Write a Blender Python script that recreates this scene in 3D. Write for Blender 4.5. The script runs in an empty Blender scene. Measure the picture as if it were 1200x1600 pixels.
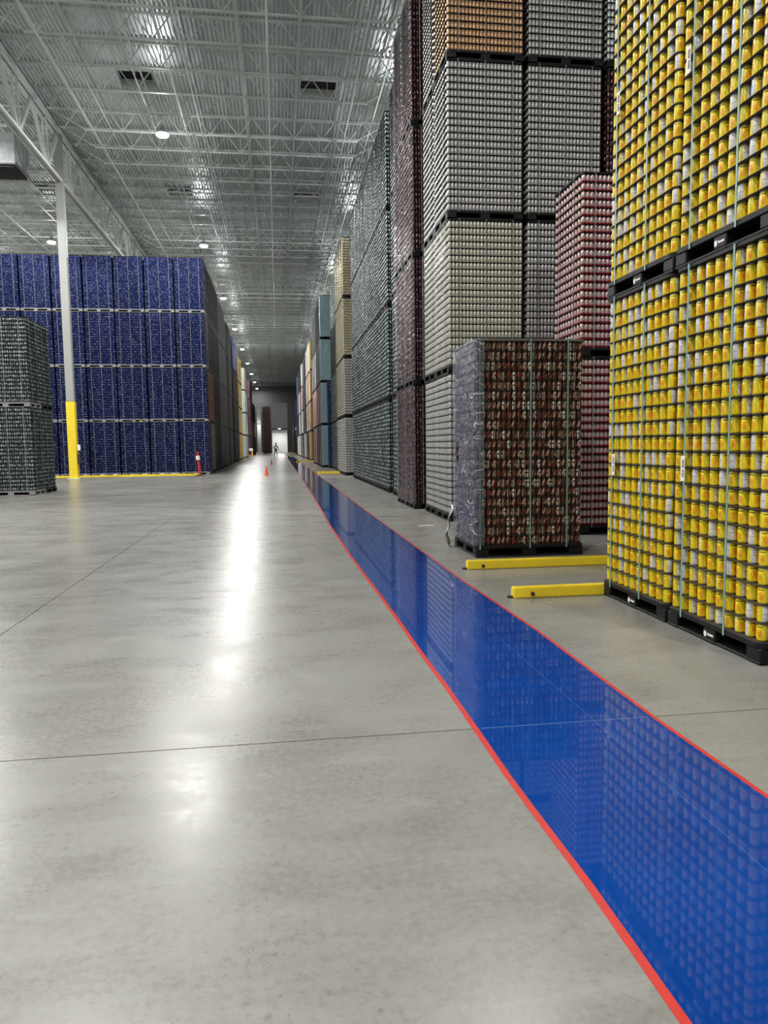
import bpy, bmesh, math, random
import numpy as np
from mathutils import Matrix, Vector
random.seed(7); rng = np.random.default_rng(7)
SC = bpy.context.scene
COL = SC.collection

# ------------------------------------------------------------------ camera, world, lamps, exposure
CAM_F, CAM_YAW, CAM_PITCH, CAM_ROLL, CAM_H = 1153.426, 0.140672, -0.09161, -0.01301, 1.4565
def make_camera():
    f = Vector((math.sin(CAM_YAW)*math.cos(CAM_PITCH), math.cos(CAM_YAW)*math.cos(CAM_PITCH), math.sin(CAM_PITCH)))
    r = Vector((math.cos(CAM_YAW), -math.sin(CAM_YAW), 0)); u = r.cross(f)
    c, s = math.cos(CAM_ROLL), math.sin(CAM_ROLL)
    r2 = c*r + s*u; u2 = -s*r + c*u
    cd = bpy.data.cameras.new('camera'); cd.sensor_fit = 'HORIZONTAL'; cd.sensor_width = 36
    cd.lens = CAM_F/1200*36; cd.clip_end = 400; cd.clip_start = .05
    o = bpy.data.objects.new('camera', cd); COL.objects.link(o)
    o.matrix_world = Matrix(((r2.x, u2.x, -f.x, 0), (r2.y, u2.y, -f.y, 0), (r2.z, u2.z, -f.z, CAM_H), (0, 0, 0, 1)))
    SC.camera = o
make_camera()
w = bpy.data.worlds.new('world'); SC.world = w; w.use_nodes = True
w.node_tree.nodes['Background'].inputs[0].default_value = (.75, .82, .9, 1)
w.node_tree.nodes['Background'].inputs[1].default_value = .02
SC.view_settings.view_transform = 'Standard'; SC.view_settings.look = 'None'
SC.view_settings.gamma = 1; SC.view_settings.use_curve_mapping = False
SC.view_settings.exposure = 0.0
LAMP_W = 1300          # each high bay lamp
GLOW_W = 270         # sideways and upward spill of its lens
ROW_X = (-22.6, -14.0, -4.5, 5.2)
LAMP_Y = [-1.735 + 17.595*k for k in range(11)]
LAMP_Z = 14.6

# ------------------------------------------------------------------ helpers
def link(o, parent=None):
    COL.objects.link(o)
    if parent is not None: o.parent = parent
    return o
def tag(o, label=None, cat=None, group=None, kind=None):
    if label: o['label'] = label
    if cat: o['category'] = cat
    if group: o['group'] = group
    if kind: o['kind'] = kind
    return o
def empty(name, loc, rz=0, parent=None):
    o = bpy.data.objects.new(name, None); o.location = loc; o.rotation_euler = (0, 0, rz); o.empty_display_size = .1
    return link(o, parent)
def ob(name, me, parent=None, loc=(0, 0, 0), rot=None):
    o = bpy.data.objects.new(name, me); o.location = loc
    if rot: o.rotation_euler = rot
    return link(o, parent)
class MB:
    def __init__(s): s.v = []; s.f = []; s.m = []
    def add(s, vs, fs, mi=0):
        b = len(s.v); s.v += [tuple(v) for v in vs]; s.f += [tuple(i+b for i in f) for f in fs]; s.m += [mi]*len(fs); return s
    def box(s, x0, x1, y0, y1, z0, z1, mi=0):
        return s.add([(x0,y0,z0),(x1,y0,z0),(x1,y1,z0),(x0,y1,z0),(x0,y0,z1),(x1,y0,z1),(x1,y1,z1),(x0,y1,z1)],
                     [(0,3,2,1),(4,5,6,7),(0,1,5,4),(1,2,6,5),(2,3,7,6),(3,0,4,7)], mi)
    def bar(s, a, b, w, h=None, n=4, mi=0, up=(0,0,1)):
        a = Vector(a); b = Vector(b); d = (b-a).normalized(); U = Vector(up)
        if abs(d.dot(U)) > .98: U = Vector((0,1,0))
        x = d.cross(U).normalized(); y = x.cross(d).normalized(); h = h or w
        vs = []
        for p in (a, b):
            for k in range(n):
                t = 2*math.pi*(k+.5)/n; q = (1/math.cos(math.pi/n))*.5
                vs.append(p + x*w*q*math.cos(t) + y*h*q*math.sin(t))
        fs = [(k, (k+1) % n, n+(k+1) % n, n+k) for k in range(n)] + [tuple(range(n))[::-1], tuple(range(n, 2*n))]
        return s.add(vs, fs, mi)
    def lathe(s, prof, n=16, c=(0,0), mi=0, caps=True):
        vs = []; fs = []
        for r, z in prof:
            for k in range(n): t = 2*math.pi*k/n; vs.append((c[0]+r*math.cos(t), c[1]+r*math.sin(t), z))
        for i in range(len(prof)-1):
            for k in range(n): fs.append((i*n+k, i*n+(k+1) % n, (i+1)*n+(k+1) % n, (i+1)*n+k))
        if caps: fs += [tuple(range(n))[::-1], tuple(range((len(prof)-1)*n, len(prof)*n))]
        return s.add(vs, fs, mi)
    def prism(s, pts, z0, z1, mi=0):
        n = len(pts)
        return s.add([(x,y,z0) for x,y in pts]+[(x,y,z1) for x,y in pts],
                     [(k,(k+1)%n,n+(k+1)%n,n+k) for k in range(n)]+[tuple(range(n))[::-1], tuple(range(n,2*n))], mi)
    def mesh(s, name, mats, smooth=False):
        me = bpy.data.meshes.new(name); me.from_pydata(s.v, [], s.f)
        if not isinstance(mats, (list, tuple)): mats = [mats]
        for m in mats: me.materials.append(m)
        if len(mats) > 1: me.polygons.foreach_set('material_index', s.m)
        if smooth: me.shade_smooth()
        me.update(); return me
    def build(s, name, mats, parent=None, loc=(0,0,0), smooth=False, rot=None):
        return ob(name, s.mesh(name, mats, smooth), parent, loc, rot)
def bevel(me, w=.01, seg=2):
    bm = bmesh.new(); bm.from_mesh(me)
    bmesh.ops.remove_doubles(bm, verts=bm.verts, dist=1e-5)
    bmesh.ops.bevel(bm, geom=[e for e in bm.edges if len(e.link_faces) == 2 and e.calc_face_angle(0) > .5], offset=w, segments=seg, affect='EDGES')
    bm.to_mesh(me); bm.free(); return me

# ------------------------------------------------------------------ material helpers
class NT:
    def __init__(s, name):
        s.m = bpy.data.materials.new(name); s.m.use_nodes = True; s.t = s.m.node_tree
        s.b = s.t.nodes['Principled BSDF']; s.out = s.t.nodes['Material Output']
    def n(s, typ, **kw):
        nd = s.t.nodes.new(typ)
        for k, v in kw.items(): setattr(nd, k, v)
        return nd
    def l(s, a, b): s.t.links.new(a, b)
    def put(s, sock, v):
        if v is None: return
        if hasattr(v, 'is_linked') or isinstance(v, bpy.types.NodeSocket): s.l(v, sock)
        elif isinstance(v, (tuple, list)) and len(v) == 3 and sock.type == 'RGBA': sock.default_value = (*v, 1)
        else: sock.default_value = v
    def math(s, op, a, b=None, c=None, clamp=False):
        nd = s.n('ShaderNodeMath', operation=op, use_clamp=clamp); s.put(nd.inputs[0], a); s.put(nd.inputs[1], b); s.put(nd.inputs[2], c); return nd.outputs[0]
    def mix(s, f, a, b, kind='MIX'):
        nd = s.n('ShaderNodeMix', data_type='RGBA', blend_type=kind); s.put(nd.inputs[0], f); s.put(nd.inputs[6], a); s.put(nd.inputs[7], b); return nd.outputs[2]
    def noise(s, vec, scale, detail=2, rough=.5, dist=0):
        nd = s.n('ShaderNodeTexNoise'); s.put(nd.inputs['Vector'], vec); nd.inputs['Scale'].default_value = scale
        nd.inputs['Detail'].default_value = detail; nd.inputs['Roughness'].default_value = rough; nd.inputs['Distortion'].default_value = dist
        return nd.outputs[0]
    def ramp(s, f, lo, hi, a=0., b=1.):
        nd = s.n('ShaderNodeMapRange'); s.put(nd.inputs[0], f); nd.inputs[1].default_value = lo; nd.inputs[2].default_value = hi
        nd.inputs[3].default_value = a; nd.inputs[4].default_value = b; return nd.outputs[0]
    def scale(s, vec, sc):
        nd = s.n('ShaderNodeMapping'); s.put(nd.inputs[0], vec); nd.inputs['Scale'].default_value = sc; return nd.outputs[0]
    def between(s, x, lo, hi): return s.math('MULTIPLY', s.math('GREATER_THAN', x, lo), s.math('LESS_THAN', x, hi))
    def comb(s, x, y, z=0.):
        nd = s.n('ShaderNodeCombineXYZ'); s.put(nd.inputs[0], x); s.put(nd.inputs[1], y); s.put(nd.inputs[2], z); return nd.outputs[0]
    def bump(s, h, strength=.3, dist=.01):
        nd = s.n('ShaderNodeBump'); nd.inputs['Strength'].default_value = strength; nd.inputs['Distance'].default_value = dist
        s.l(h, nd.inputs['Height']); s.l(nd.outputs[0], s.b.inputs['Normal'])
    def set(s, color=None, rough=None, metal=None, **kw):
        s.put(s.b.inputs['Base Color'], color); s.put(s.b.inputs['Roughness'], rough); s.put(s.b.inputs['Metallic'], metal)
        for k, v in kw.items(): s.put(s.b.inputs[k], v)
        return s.m
def plain(name, col, rough=.5, metal=0., nz=.12, sc=6., **kw):
    t = NT(name); co = t.n('ShaderNodeTexCoord').outputs['Object']
    f = t.noise(co, sc, 3)
    c = t.mix(t.ramp(f, .3, .7), tuple(min(1, x*(1-nz)) for x in col), tuple(min(1, x*(1+nz)) for x in col))
    return t.set(c, t.ramp(f, .3, .7, max(0, rough-.06), min(1, rough+.06)), metal, **kw)

M_black = plain('black_plastic', (.006, .006, .007), .55, **{'Specular IOR Level': .3})
M_greywood = plain('frame_board', (.16, .155, .14), .6)
M_sheet = plain('layer_sheet_board', (.05, .038, .035), .45)
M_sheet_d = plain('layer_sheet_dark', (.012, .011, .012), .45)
M_strap = plain('strap_green', (.20, .37, .32), .4, nz=.05)
M_strap_w = plain('strap_pale', (.24, .27, .26), .4, nz=.05)
M_white = plain('white_paint', (.62, .63, .61), .45, nz=.04)
M_steel = plain('painted_steel', (.60, .63, .61), .45, nz=.05, sc=2.)
M_yellow = plain('yellow_paint', (.88, .66, .03), .38, nz=.06)
M_red = plain('red_tape', (.50, .022, .014), .45, nz=.12, sc=20)
M_orange = plain('cone_orange', (.85, .09, .02), .45)
M_tag = plain('tag_paper', (.8, .8, .77), .6, nz=.02)
M_ink = plain('ink', (.02, .02, .02), .6, nz=.02)
M_dark = plain('dark_grey', (.03, .032, .034), .5)
M_galv = plain('galvanised', (.42, .44, .44), .4, .5)

# ---- printed can materials: u runs round the can, v up it, rnd differs from can to can
def can_mat(name, fn, metal=.35, rough=.32, shaded_neck=(.13, .13, .13)):
    t = NT(name)
    uv = t.n('ShaderNodeUVMap', uv_map='UVMap').outputs[0]; sp = t.n('ShaderNodeSeparateXYZ'); t.l(uv, sp.inputs[0])
    u = t.math('FRACT', sp.outputs[0]); v = sp.outputs[1]
    rnd = t.math('FRACT', t.math('ADD', t.n('ShaderNodeAttribute', attribute_name='rnd').outputs['Fac'],
                                 t.n('ShaderNodeObjectInfo').outputs['Random']))
    col = fn(t, u, v, rnd)
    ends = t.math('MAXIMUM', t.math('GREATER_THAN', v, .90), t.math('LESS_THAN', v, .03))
    col = t.mix(ends, col, shaded_neck)  # can ends coloured dark for the shade below each layer sheet
    return t.set(col, t.ramp(ends, 0, 1, rough, .6), t.ramp(ends, 0, 1, metal, .3))
def rvec(t, u, v, rnd, a, b): return t.comb(t.math('MULTIPLY', u, a), t.math('MULTIPLY', v, b), t.math('MULTIPLY', rnd, 37.))
def f_yellow(t, u, v, r):
    h = t.math('FRACT', t.math('MULTIPLY', t.math('SUBTRACT', u, .2), 2.5))       # two printed fronts
    diag = t.math('ADD', h, t.math('MULTIPLY', v, .55))
    c = t.mix(t.math('GREATER_THAN', diag, 1.02), (.86, .66, .012), (.58, .51, .02))
    n = t.noise(rvec(t, u, v, r, 12, 6), 1., 2, .6)
    du = t.math('SUBTRACT', h, .42); dv = t.math('SUBTRACT', v, .42)
    rad = t.math('SQRT', t.math('ADD', t.math('MULTIPLY', du, du), t.math('MULTIPLY', t.math('MULTIPLY', dv, dv), .9)))
    rad = t.math('ADD', rad, t.math('MULTIPLY', t.math('SUBTRACT', n, .5), .35))
    c = t.mix(t.math('MULTIPLY', t.ramp(rad, .27, .18), .8), c, (.85, .36, .012))
    c = t.mix(t.math('MULTIPLY', t.between(rad, .06, .10), .6), c, (.50, .10, .01))
    txt = t.math('MULTIPLY', t.math('GREATER_THAN', t.math('FRACT', t.math('MULTIPLY', v, 13.)), .70), t.math('GREATER_THAN', t.noise(rvec(t, u, v, r, 34, 6), 1., 1), .48))
    txt = t.math('MULTIPLY', txt, t.math('MULTIPLY', t.between(v, .10, .66), t.between(h, .12, .72)))
    c = t.mix(t.math('MULTIPLY', txt, .7), c, (.20, .07, .015))
    c = t.mix(t.math('MULTIPLY', t.between(v, .765, .815), t.between(h, .12, .66)), c, (.04, .02, .015))
    pan = t.between(u, .0, .2)
    lines = t.math('GREATER_THAN', t.math('FRACT', t.math('MULTIPLY', v, 13.)), .6)
    tx = t.math('MULTIPLY', lines, t.math('MULTIPLY', t.between(u, .02, .18), t.math('GREATER_THAN', t.noise(rvec(t, u, v, r, 60, 14), 1., 1), .42)))
    tx = t.math('MAXIMUM', tx, t.between(v, .47, .51))
    pc = t.mix(t.math('MULTIPLY', tx, .6), (.70, .69, .73), (.16, .15, .17))
    return t.mix(pan, c, pc)
def f_brown(t, u, v, r):
    uu = t.math('FRACT', t.math('MULTIPLY', u, 2.))
    c = t.mix(t.math('GREATER_THAN', t.noise(rvec(t, u, v, r, 4, 2.4), 1., 1), .56), (.050, .020, .010), (.15, .018, .012))
    diag = t.math('ADD', uu, t.math('MULTIPLY', v, -.55))
    st = t.math('MULTIPLY', t.between(diag, -.06, .06), t.between(v, .25, .85))
    st2 = t.math('MULTIPLY', t.between(diag, .13, .18), t.between(v, .2, .7))
    c = t.mix(t.math('MAXIMUM', st, st2), c, (.50, .38, .27))
    pan = t.between(u, .72, .82)
    pc = t.mix(t.between(v, .46, .62), (.62, .60, .52), (.03, .02, .02))
    c = t.mix(pan, c, pc)
    return t.mix(t.between(u, .88, .95), c, (.28, .26, .2))
def f_solid(base, alt, lo=.4, hi=.6, a=6, b=4, k=1.):
    def f(t, u, v, r):
        n = t.noise(rvec(t, u, v, r, a, b), 1., 2)
        return t.mix(t.math('MULTIPLY', t.ramp(n, lo, hi), k), base, alt)
    return f
def f_bands(base, band, top, lo, hi, tlo=.6, panel=None):
    def f(t, u, v, r):
        n = t.noise(rvec(t, u, v, r, 9, 6), 1., 2)
        c = t.mix(t.math('MULTIPLY', t.ramp(n, .5, .6), .7), base, top)
        c = t.mix(t.between(v, lo, hi), c, band)
        if panel: c = t.mix(t.between(u, 0., .16), c, panel)
        return c
    return f
def f_spots(base, spot, dens=.5, v0=.1, v1=.35, alt=None):
    def f(t, u, v, r):
        n = t.noise(rvec(t, u, v, r, 5, 1.5), 1., 1)
        c = t.mix(t.ramp(t.noise(rvec(t, u, v, r, 7, 5), 1., 2), .45, .62), base, alt or tuple(x*1.8 for x in base))
        return t.mix(t.math('MULTIPLY', t.math('GREATER_THAN', n, dens), t.between(v, v0, v1)), c, spot)
    return f
CANS = {
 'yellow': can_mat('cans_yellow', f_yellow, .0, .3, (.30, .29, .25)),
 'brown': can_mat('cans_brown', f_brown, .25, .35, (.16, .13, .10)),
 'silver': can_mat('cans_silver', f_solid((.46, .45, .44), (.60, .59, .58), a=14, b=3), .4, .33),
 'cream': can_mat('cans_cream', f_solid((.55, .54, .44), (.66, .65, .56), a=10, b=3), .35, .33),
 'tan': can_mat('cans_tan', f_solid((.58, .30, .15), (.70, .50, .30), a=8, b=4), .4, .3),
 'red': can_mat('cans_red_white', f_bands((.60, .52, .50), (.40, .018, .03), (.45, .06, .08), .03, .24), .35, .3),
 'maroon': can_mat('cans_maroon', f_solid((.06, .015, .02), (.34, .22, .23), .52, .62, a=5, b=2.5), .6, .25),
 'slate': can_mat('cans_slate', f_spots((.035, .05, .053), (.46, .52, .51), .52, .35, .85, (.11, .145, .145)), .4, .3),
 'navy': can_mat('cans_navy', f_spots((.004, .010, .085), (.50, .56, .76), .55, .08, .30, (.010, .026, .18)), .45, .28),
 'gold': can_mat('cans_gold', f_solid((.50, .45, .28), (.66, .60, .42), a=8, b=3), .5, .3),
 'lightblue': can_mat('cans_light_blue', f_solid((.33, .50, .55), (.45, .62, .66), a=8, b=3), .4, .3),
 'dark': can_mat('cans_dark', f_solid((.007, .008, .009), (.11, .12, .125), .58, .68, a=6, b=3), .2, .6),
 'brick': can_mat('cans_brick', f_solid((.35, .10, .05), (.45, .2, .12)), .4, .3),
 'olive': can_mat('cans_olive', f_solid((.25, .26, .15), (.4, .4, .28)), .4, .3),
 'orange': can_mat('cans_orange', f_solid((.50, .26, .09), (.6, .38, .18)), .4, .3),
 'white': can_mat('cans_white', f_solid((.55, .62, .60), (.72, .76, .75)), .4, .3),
}
def film_mat():
    t = NT('stretch_film'); co = t.n('ShaderNodeTexCoord').outputs['Object']
    wr = t.noise(t.scale(co, (1, 2.5, 9)), 1.6, 4, .6, 1.2)
    t.bump(wr, .9, .02)
    cr = t.noise(t.scale(co, (1, 2.2, 6)), .8, 2, .5, 1.6); crease = t.between(cr, .494, .506)
    t.set(t.mix(crease, (.15, .16, .23), (.62, .63, .66)), .16, 0.)
    tr = t.n('ShaderNodeBsdfTransparent'); mx = t.n('ShaderNodeMixShader')
    t.l(t.math('MAXIMUM', t.ramp(wr, .35, .7, .30, .72), t.math('MULTIPLY', crease, .8)), mx.inputs[0]); t.l(tr.outputs[0], mx.inputs[1]); t.l(t.b.outputs[0], mx.inputs[2]); t.l(mx.outputs[0], t.out.inputs[0])
    return t.m
M_film = film_mat()
def film2_mat():
    t = NT('stretch_film_clear'); co = t.n('ShaderNodeTexCoord').outputs['Object']
    wr = t.noise(t.scale(co, (1, 2.5, 6)), 1.6, 3, .6, .8); t.bump(wr, .7, .02); t.set((.30, .30, .32), .14, 0.)
    tr = t.n('ShaderNodeBsdfTransparent'); mx = t.n('ShaderNodeMixShader')
    t.l(t.ramp(wr, .35, .7, .04, .24), mx.inputs[0]); t.l(tr.outputs[0], mx.inputs[1]); t.l(t.b.outputs[0], mx.inputs[2]); t.l(mx.outputs[0], t.out.inputs[0])
    return t.m
M_film2 = film2_mat()
M_loose = plain('loose_film', (.5, .5, .5), .25)
def concrete():
    t = NT('polished_concrete'); g = t.n('ShaderNodeNewGeometry').outputs['Position']
    big = t.noise(g, .22, 3, .55); mid = t.noise(t.scale(g, (1, 1.6, 1)), 1.1, 6, .7, .4); fine = t.noise(g, 30, 5, .75)
    rot = t.n('ShaderNodeMapping'); t.l(g, rot.inputs[0]); rot.inputs['Rotation'].default_value = (0, 0, .5); rot.inputs['Scale'].default_value = (1.2, 8, 1)
    streak = t.noise(rot.outputs[0], 1., 5, .7, .5)
    c = t.mix(t.ramp(big, .3, .7), (.168, .163, .142), (.238, .233, .213))
    c = t.mix(t.math('MULTIPLY', t.ramp(mid, .40, .72), .5), c, (.29, .286, .268))
    soft = t.noise(t.scale(g, (1, 1.7, 1)), .9, 3, .5, .5)
    c = t.mix(t.math('MULTIPLY', t.ramp(soft, .50, .25), .6), c, (.10, .096, .084))
    c = t.mix(t.math('MULTIPLY', t.ramp(streak, .55, .78), .4), c, (.34, .34, .325))
    c = t.mix(t.math('MULTIPLY', t.ramp(streak, .47, .22), .35), c, (.13, .125, .11))
    c = t.mix(t.math('MULTIPLY', t.ramp(fine, .35, .75), .4), c, (.33, .33, .31))
    c = t.mix(t.math('MULTIPLY', t.ramp(fine, .42, .25), .3), c, (.12, .115, .10))
    sp = t.noise(t.scale(g, (1, .8, 1)), 38, 2, .5); patch = t.noise(g, .9, 2)
    c = t.mix(t.math('MULTIPLY', t.ramp(sp, .62, .70), t.math('MULTIPLY', t.ramp(patch, .50, .60), .6)), c, (.09, .085, .075))
    sc1 = t.noise(t.scale(g, (3, .35, 1)), .9, 1.5, .5, .8); scr = t.between(sc1, .4985, .5015)
    c = t.mix(t.math('MULTIPLY', scr, .14), c, (.10, .098, .09))
    sc2 = t.noise(rot.outputs[0], .35, 2, .55, .8); scr2 = t.between(sc2, .4988, .5012)
    c = t.mix(t.math('MULTIPLY', scr2, .08), c, (.48, .48, .46))
    rg = t.math('ADD', t.ramp(mid, .3, .7, .22, .33), t.ramp(fine, .3, .7, -.02, .05))
    t.bump(t.math('ADD', t.math('MULTIPLY', mid, .7), t.math('MULTIPLY', fine, .12)), .05, .01)
    return t.set(c, rg, 0., **{'Specular IOR Level': .36})
M_floor = concrete()
M_joint = plain('joint_filler', (.13, .125, .11), .7)
def epoxy():
    t = NT('blue_epoxy'); g = t.n('ShaderNodeNewGeometry').outputs['Position']
    n = t.noise(g, 2.2, 3); f = t.noise(g, 55, 3, .6)
    c = t.mix(t.ramp(n, .3, .7), (.0003, .036, .215), (.0006, .047, .26))
    t.bump(t.math('ADD', t.math('MULTIPLY', f, .45), t.math('MULTIPLY', t.noise(g, 7, 2), 1.)), .17, .01)
    return t.set(c, t.ramp(n, .3, .7, .05, .12), 0., **{'Specular IOR Level': .08, 'Coat Weight': .75, 'Coat Roughness': .03, 'Coat IOR': 1.42})
M_epoxy = epoxy()
def deck_mat():
    t = NT('roof_deck'); g = t.n('ShaderNodeNewGeometry').outputs['Position']
    n = t.noise(t.scale(g, (3, .25, 1)), 1., 3)
    return t.set(t.mix(t.ramp(n, .3, .7), (.56, .60, .59), (.70, .74, .73)), t.ramp(n, .3, .7, .32, .45), .35)
M_deck = deck_mat()
M_wall = plain('wall_panel', (.34, .34, .33), .7, nz=.06, sc=.4)
def emit(name, col, s):
    t = NT(name); t.set((0, 0, 0), .5); t.put(t.b.inputs['Emission Color'], col); t.b.inputs['Emission Strength'].default_value = s; return t.m
M_lens = emit('lamp_lens', (1, .98, .95), 40.)

# ------------------------------------------------------------------ setting
FY0, FY1 = -14., 178.
FX0, FX1 = -40., 22.
fl = MB().box(FX0, FX1, FY0, FY1, -.3, -.005).build('floor', M_joint); tag(fl, kind='structure')
SX, SY, J = 3.75, 3.95, .009
gx = [-2.2 + SX*k for k in range(-11, 8)]; gy = [3.56 + SY*k for k in range(-5, 45)]
def slab_box(mb, x0, x1, y0, y1): mb.box(x0+J/2, x1-J/2, y0+J/2, y1-J/2, -.16, 0)
m1 = MB(); slab_box(m1, 0, SX, 0, SY); slab_me = m1.mesh('slab', M_floor); rest = MB()
for i in range(len(gx)-1):
    for j in range(len(gy)-1):
        if -14 < gx[i] < 8 and -5 < gy[j] < 42: ob('slab', slab_me, fl, (gx[i], gy[j], 0))
        else: slab_box(rest, gx[i], gx[i+1], gy[j], gy[j+1])
tag(rest.build('far_slabs', M_floor, fl), kind='stuff')
ZC = 16.3
HATCH = [(x0, x1, 31.8+13.45*k, 33.1+13.45*k) for k in range(0, 8) for x0, x1 in ((-6., -4.65), (1.3, 2.8), (-13.3, -12.0))]
def make_deck():
    p = .16; n = int((FX1-FX0)/p); pts = []
    for i in range(n+1):
        x = FX0+i*p; pts += [(x, ZC), (x+.045, ZC), (x+.065, ZC+.075), (x+.14, ZC+.075)]
    ys = sorted(set([FY0, FY1] + [h[2] for h in HATCH] + [h[3] for h in HATCH]))
    v = [(x, y, z) for y in ys for x, z in pts]; m = len(pts); f = []
    for j in range(len(ys)-1):
        ym = (ys[j]+ys[j+1])/2; act = [h for h in HATCH if h[2] < ym < h[3]]
        for i in range(m-1):
            xm = (pts[i][0]+pts[i+1][0])/2
            if any(h[0] < xm < h[1] for h in act): continue
            f.append((j*m+i, (j+1)*m+i, (j+1)*m+i+1, j*m+i+1))
    mb = MB(); mb.add(v, f); mb.box(FX0, FX1, FY0, FY1, ZC+1.2, ZC+1.3, 0)
    return mb.build('ceiling', M_deck)
ceil = tag(make_deck(), kind='structure')
tag(MB().box(FX0-.3, FX0, FY0, FY1, -.3, ZC+1.3).build('wall_left', M_wall), kind='structure')
tag(MB().box(FX1, FX1+.3, FY0, FY1, -.3, ZC+1.3).build('wall_right', M_wall), kind='structure')
tag(MB().box(FX0, FX1, FY0-.3, FY0, -.3, ZC+1.3).build('wall_back', M_wall), kind='structure')
M_wallfar = plain('far_wall_panel', (.10, .10, .10), .7, nz=.05, sc=.3)
wf = tag(MB().box(FX0, FX1, FY1, FY1+.3, -.3, ZC+1.3).build('wall_front', M_wallfar), kind='structure')
# far bright bay at the end of the aisle
dr = tag(MB().box(-1.15, 1.85, 147.9, 148.1, 0, 4.55).build('door_1', M_white), kind='structure')
for k in range(9): MB().box(-1.1, 1.8, 147.86, 147.9, .04+k*.5, .5+k*.5).build('door_panel', M_white, dr)
up = tag(MB().box(-1.25, 1.95, 148.0, 148.3, 4.8, 9.8).build('wall_upper', plain('upper_panel', (.20, .19, .19), .7)), kind='structure')
tag(MB().box(-1.4, 2.1, 147.4, 148.3, 4.55, 4.8).build('trim_1', M_dark), kind='structure')
# roof joists: parts of the ceiling
JY = [27.59+1.955*k for k in range(-4, 77)]
def joist_meshes(x0, x1):
    L = x1-x0; c = MB()
    for s in (-.028, .028): c.box(0, L, s-.018, s+.018, ZC-.075, ZC-.004); c.box(1.5, L-1.5, s-.018, s+.018, ZC-.92, ZC-.86)
    tb = c; wb = MB(); n = int(round(L/1.26)); st = L/n
    for i in range(n):
        xa = i*st; xm = xa+st/2; xb = xa+st
        if i > 0: wb.bar((xa, 0, ZC-.05), (xm, 0, ZC-.88), .032)
        else: wb.bar((xa+.1, 0, ZC-.05), (1.6, 0, ZC-.89), .04)
        if i < n-1: wb.bar((xm, 0, ZC-.88), (xb, 0, ZC-.05), .032)
        else: wb.bar((L-1.6, 0, ZC-.89), (xb-.1, 0, ZC-.05), .04)
    for i in range(1, n-1): wb.bar((i*st+st/2, .0, ZC-.05), (i*st+st/2, 0, ZC-.88), .02)
    return tb.mesh('joist_chords', M_steel), wb.mesh('joist_web', M_steel)
BAYS = ((-9.6, 5.5), (-24.9, -9.8), (-40., -25.1))
for x0, x1 in BAYS:
    a, b = joist_meshes(x0, x1)
    for y in JY:
        j = ob('roof_joist', a, ceil, (x0, y, 0)); ob('joist_web', b, j)
br = MB()
for x in (-21, -17.2, -13.2, -6.9, -5.0, -3.0, -1.0, 1.1, 3.0, 4.4):
    br.bar((x, 18, ZC-.10), (x, 176, ZC-.10), .05)
    br.bar((x, 18, ZC-.90), (x, 176, ZC-.90), .045)
tag(br.build('joist_bridging', M_steel, ceil), kind='stuff')

# girders and columns
def girder(x, y0, y1, label):
    t = empty('roof_girder', (x, y0, 0)); L = y1-y0; zt, zb = 15.95, 13.75
    c = MB()
    for s in (-.11, .11): c.box(s-.07, s+.07, 0, L, zt-.1, zt+.1)
    c.build('top_chord', M_steel, t)
    c = MB()
    for s in (-.10, .10): c.box(s-.055, s+.055, 0, L, zb-.07, zb+.07)
    c.build('bottom_chord', M_steel, t)
    d = MB().bar((-.0, 0, zt-.1), (0, 1.83, zb), .13, .16).mesh('diagonal', M_steel)
    d2 = MB().bar((0, 1.83, zb), (0, 3.66, zt-.1), .13, .16).mesh('diagonal', M_steel)
    v = MB().bar((.05, 1.83, zt), (.05, 1.83, zb), .08).bar((-.05, 1.55, zt), (-.05, 1.83, zb), .06).mesh('vertical_strut', M_steel)
    n = int(L/3.66)
    for k in range(n):
        ob('diagonal', d, t, (0, k*3.66, 0)); ob('diagonal', d2, t, (0, k*3.66, 0)); ob('vertical_strut', v, t, (0, k*3.66, 0))
    tag(t, label, 'girder')
girder(-9.7, 15.2, 176, 'long white steel truss girder meeting the top of the yellow-footed column')
girder(5.6, 15.2, 176, 'steel truss girder above the can stacks right of the aisle')
girder(-25., 15.2, 176, 'farthest truss girder at the left edge under the roof')
M_col = plain('column_paint', (.33, .335, .325), .5, nz=.04, sc=1.)
def column(x, y, label, s=.36, d=.30, foot=True, zt=15.85):
    t = empty('steel_column', (x, y, 0))
    bevel(MB().box(-s/2, s/2, -d/2, d/2, .0, zt).build('shaft', M_col, t).data, .012)
    if foot:
        bevel(MB().box(-s/2-.02, s/2+.02, -d/2-.02, d/2+.02, .0, 3.68).build('painted_guard', M_yellow, t).data, .02)
    MB().box(-s/2-.1, s/2+.1, -d/2-.1, d/2+.1, 0, .03).build('base_plate', M_steel, t)
    tag(t, label, 'column'); return t
column(-9.71, 37.2, 'pale grey steel column with bright yellow foot before the navy can wall')
column(-9.71, 19.6, 'steel column nearer than the frame, left of the aisle')
column(-9.71, 54.8, 'steel column hidden behind the navy can wall')
column(4.85, 37.2, 'steel column rising behind the gold can stack on the right', foot=False)
column(4.85, 54.8, 'steel column behind the light blue can stack', foot=False)
column(-3.45, 140.5, 'far white column beside the stacks at the aisle end', .7, .3, False, 8.3)
column(-25., 37.2, 'column far left under the farthest girder', foot=False)
t = empty('extinguisher_sign', (-9.42, 37.05, 0))
MB().box(-.05, .08, -.06, .02, 1.35, 1.62).build('sign_plate', M_tag, t)
MB().lathe([(.06, .7), (.08, .75), (.08, 1.15), (.03, 1.25), (.03, 1.32)], 10).build('cylinder', M_dark, t)
tag(t, 'small white sign above a dark extinguisher on the yellow column foot', 'extinguisher')

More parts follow.
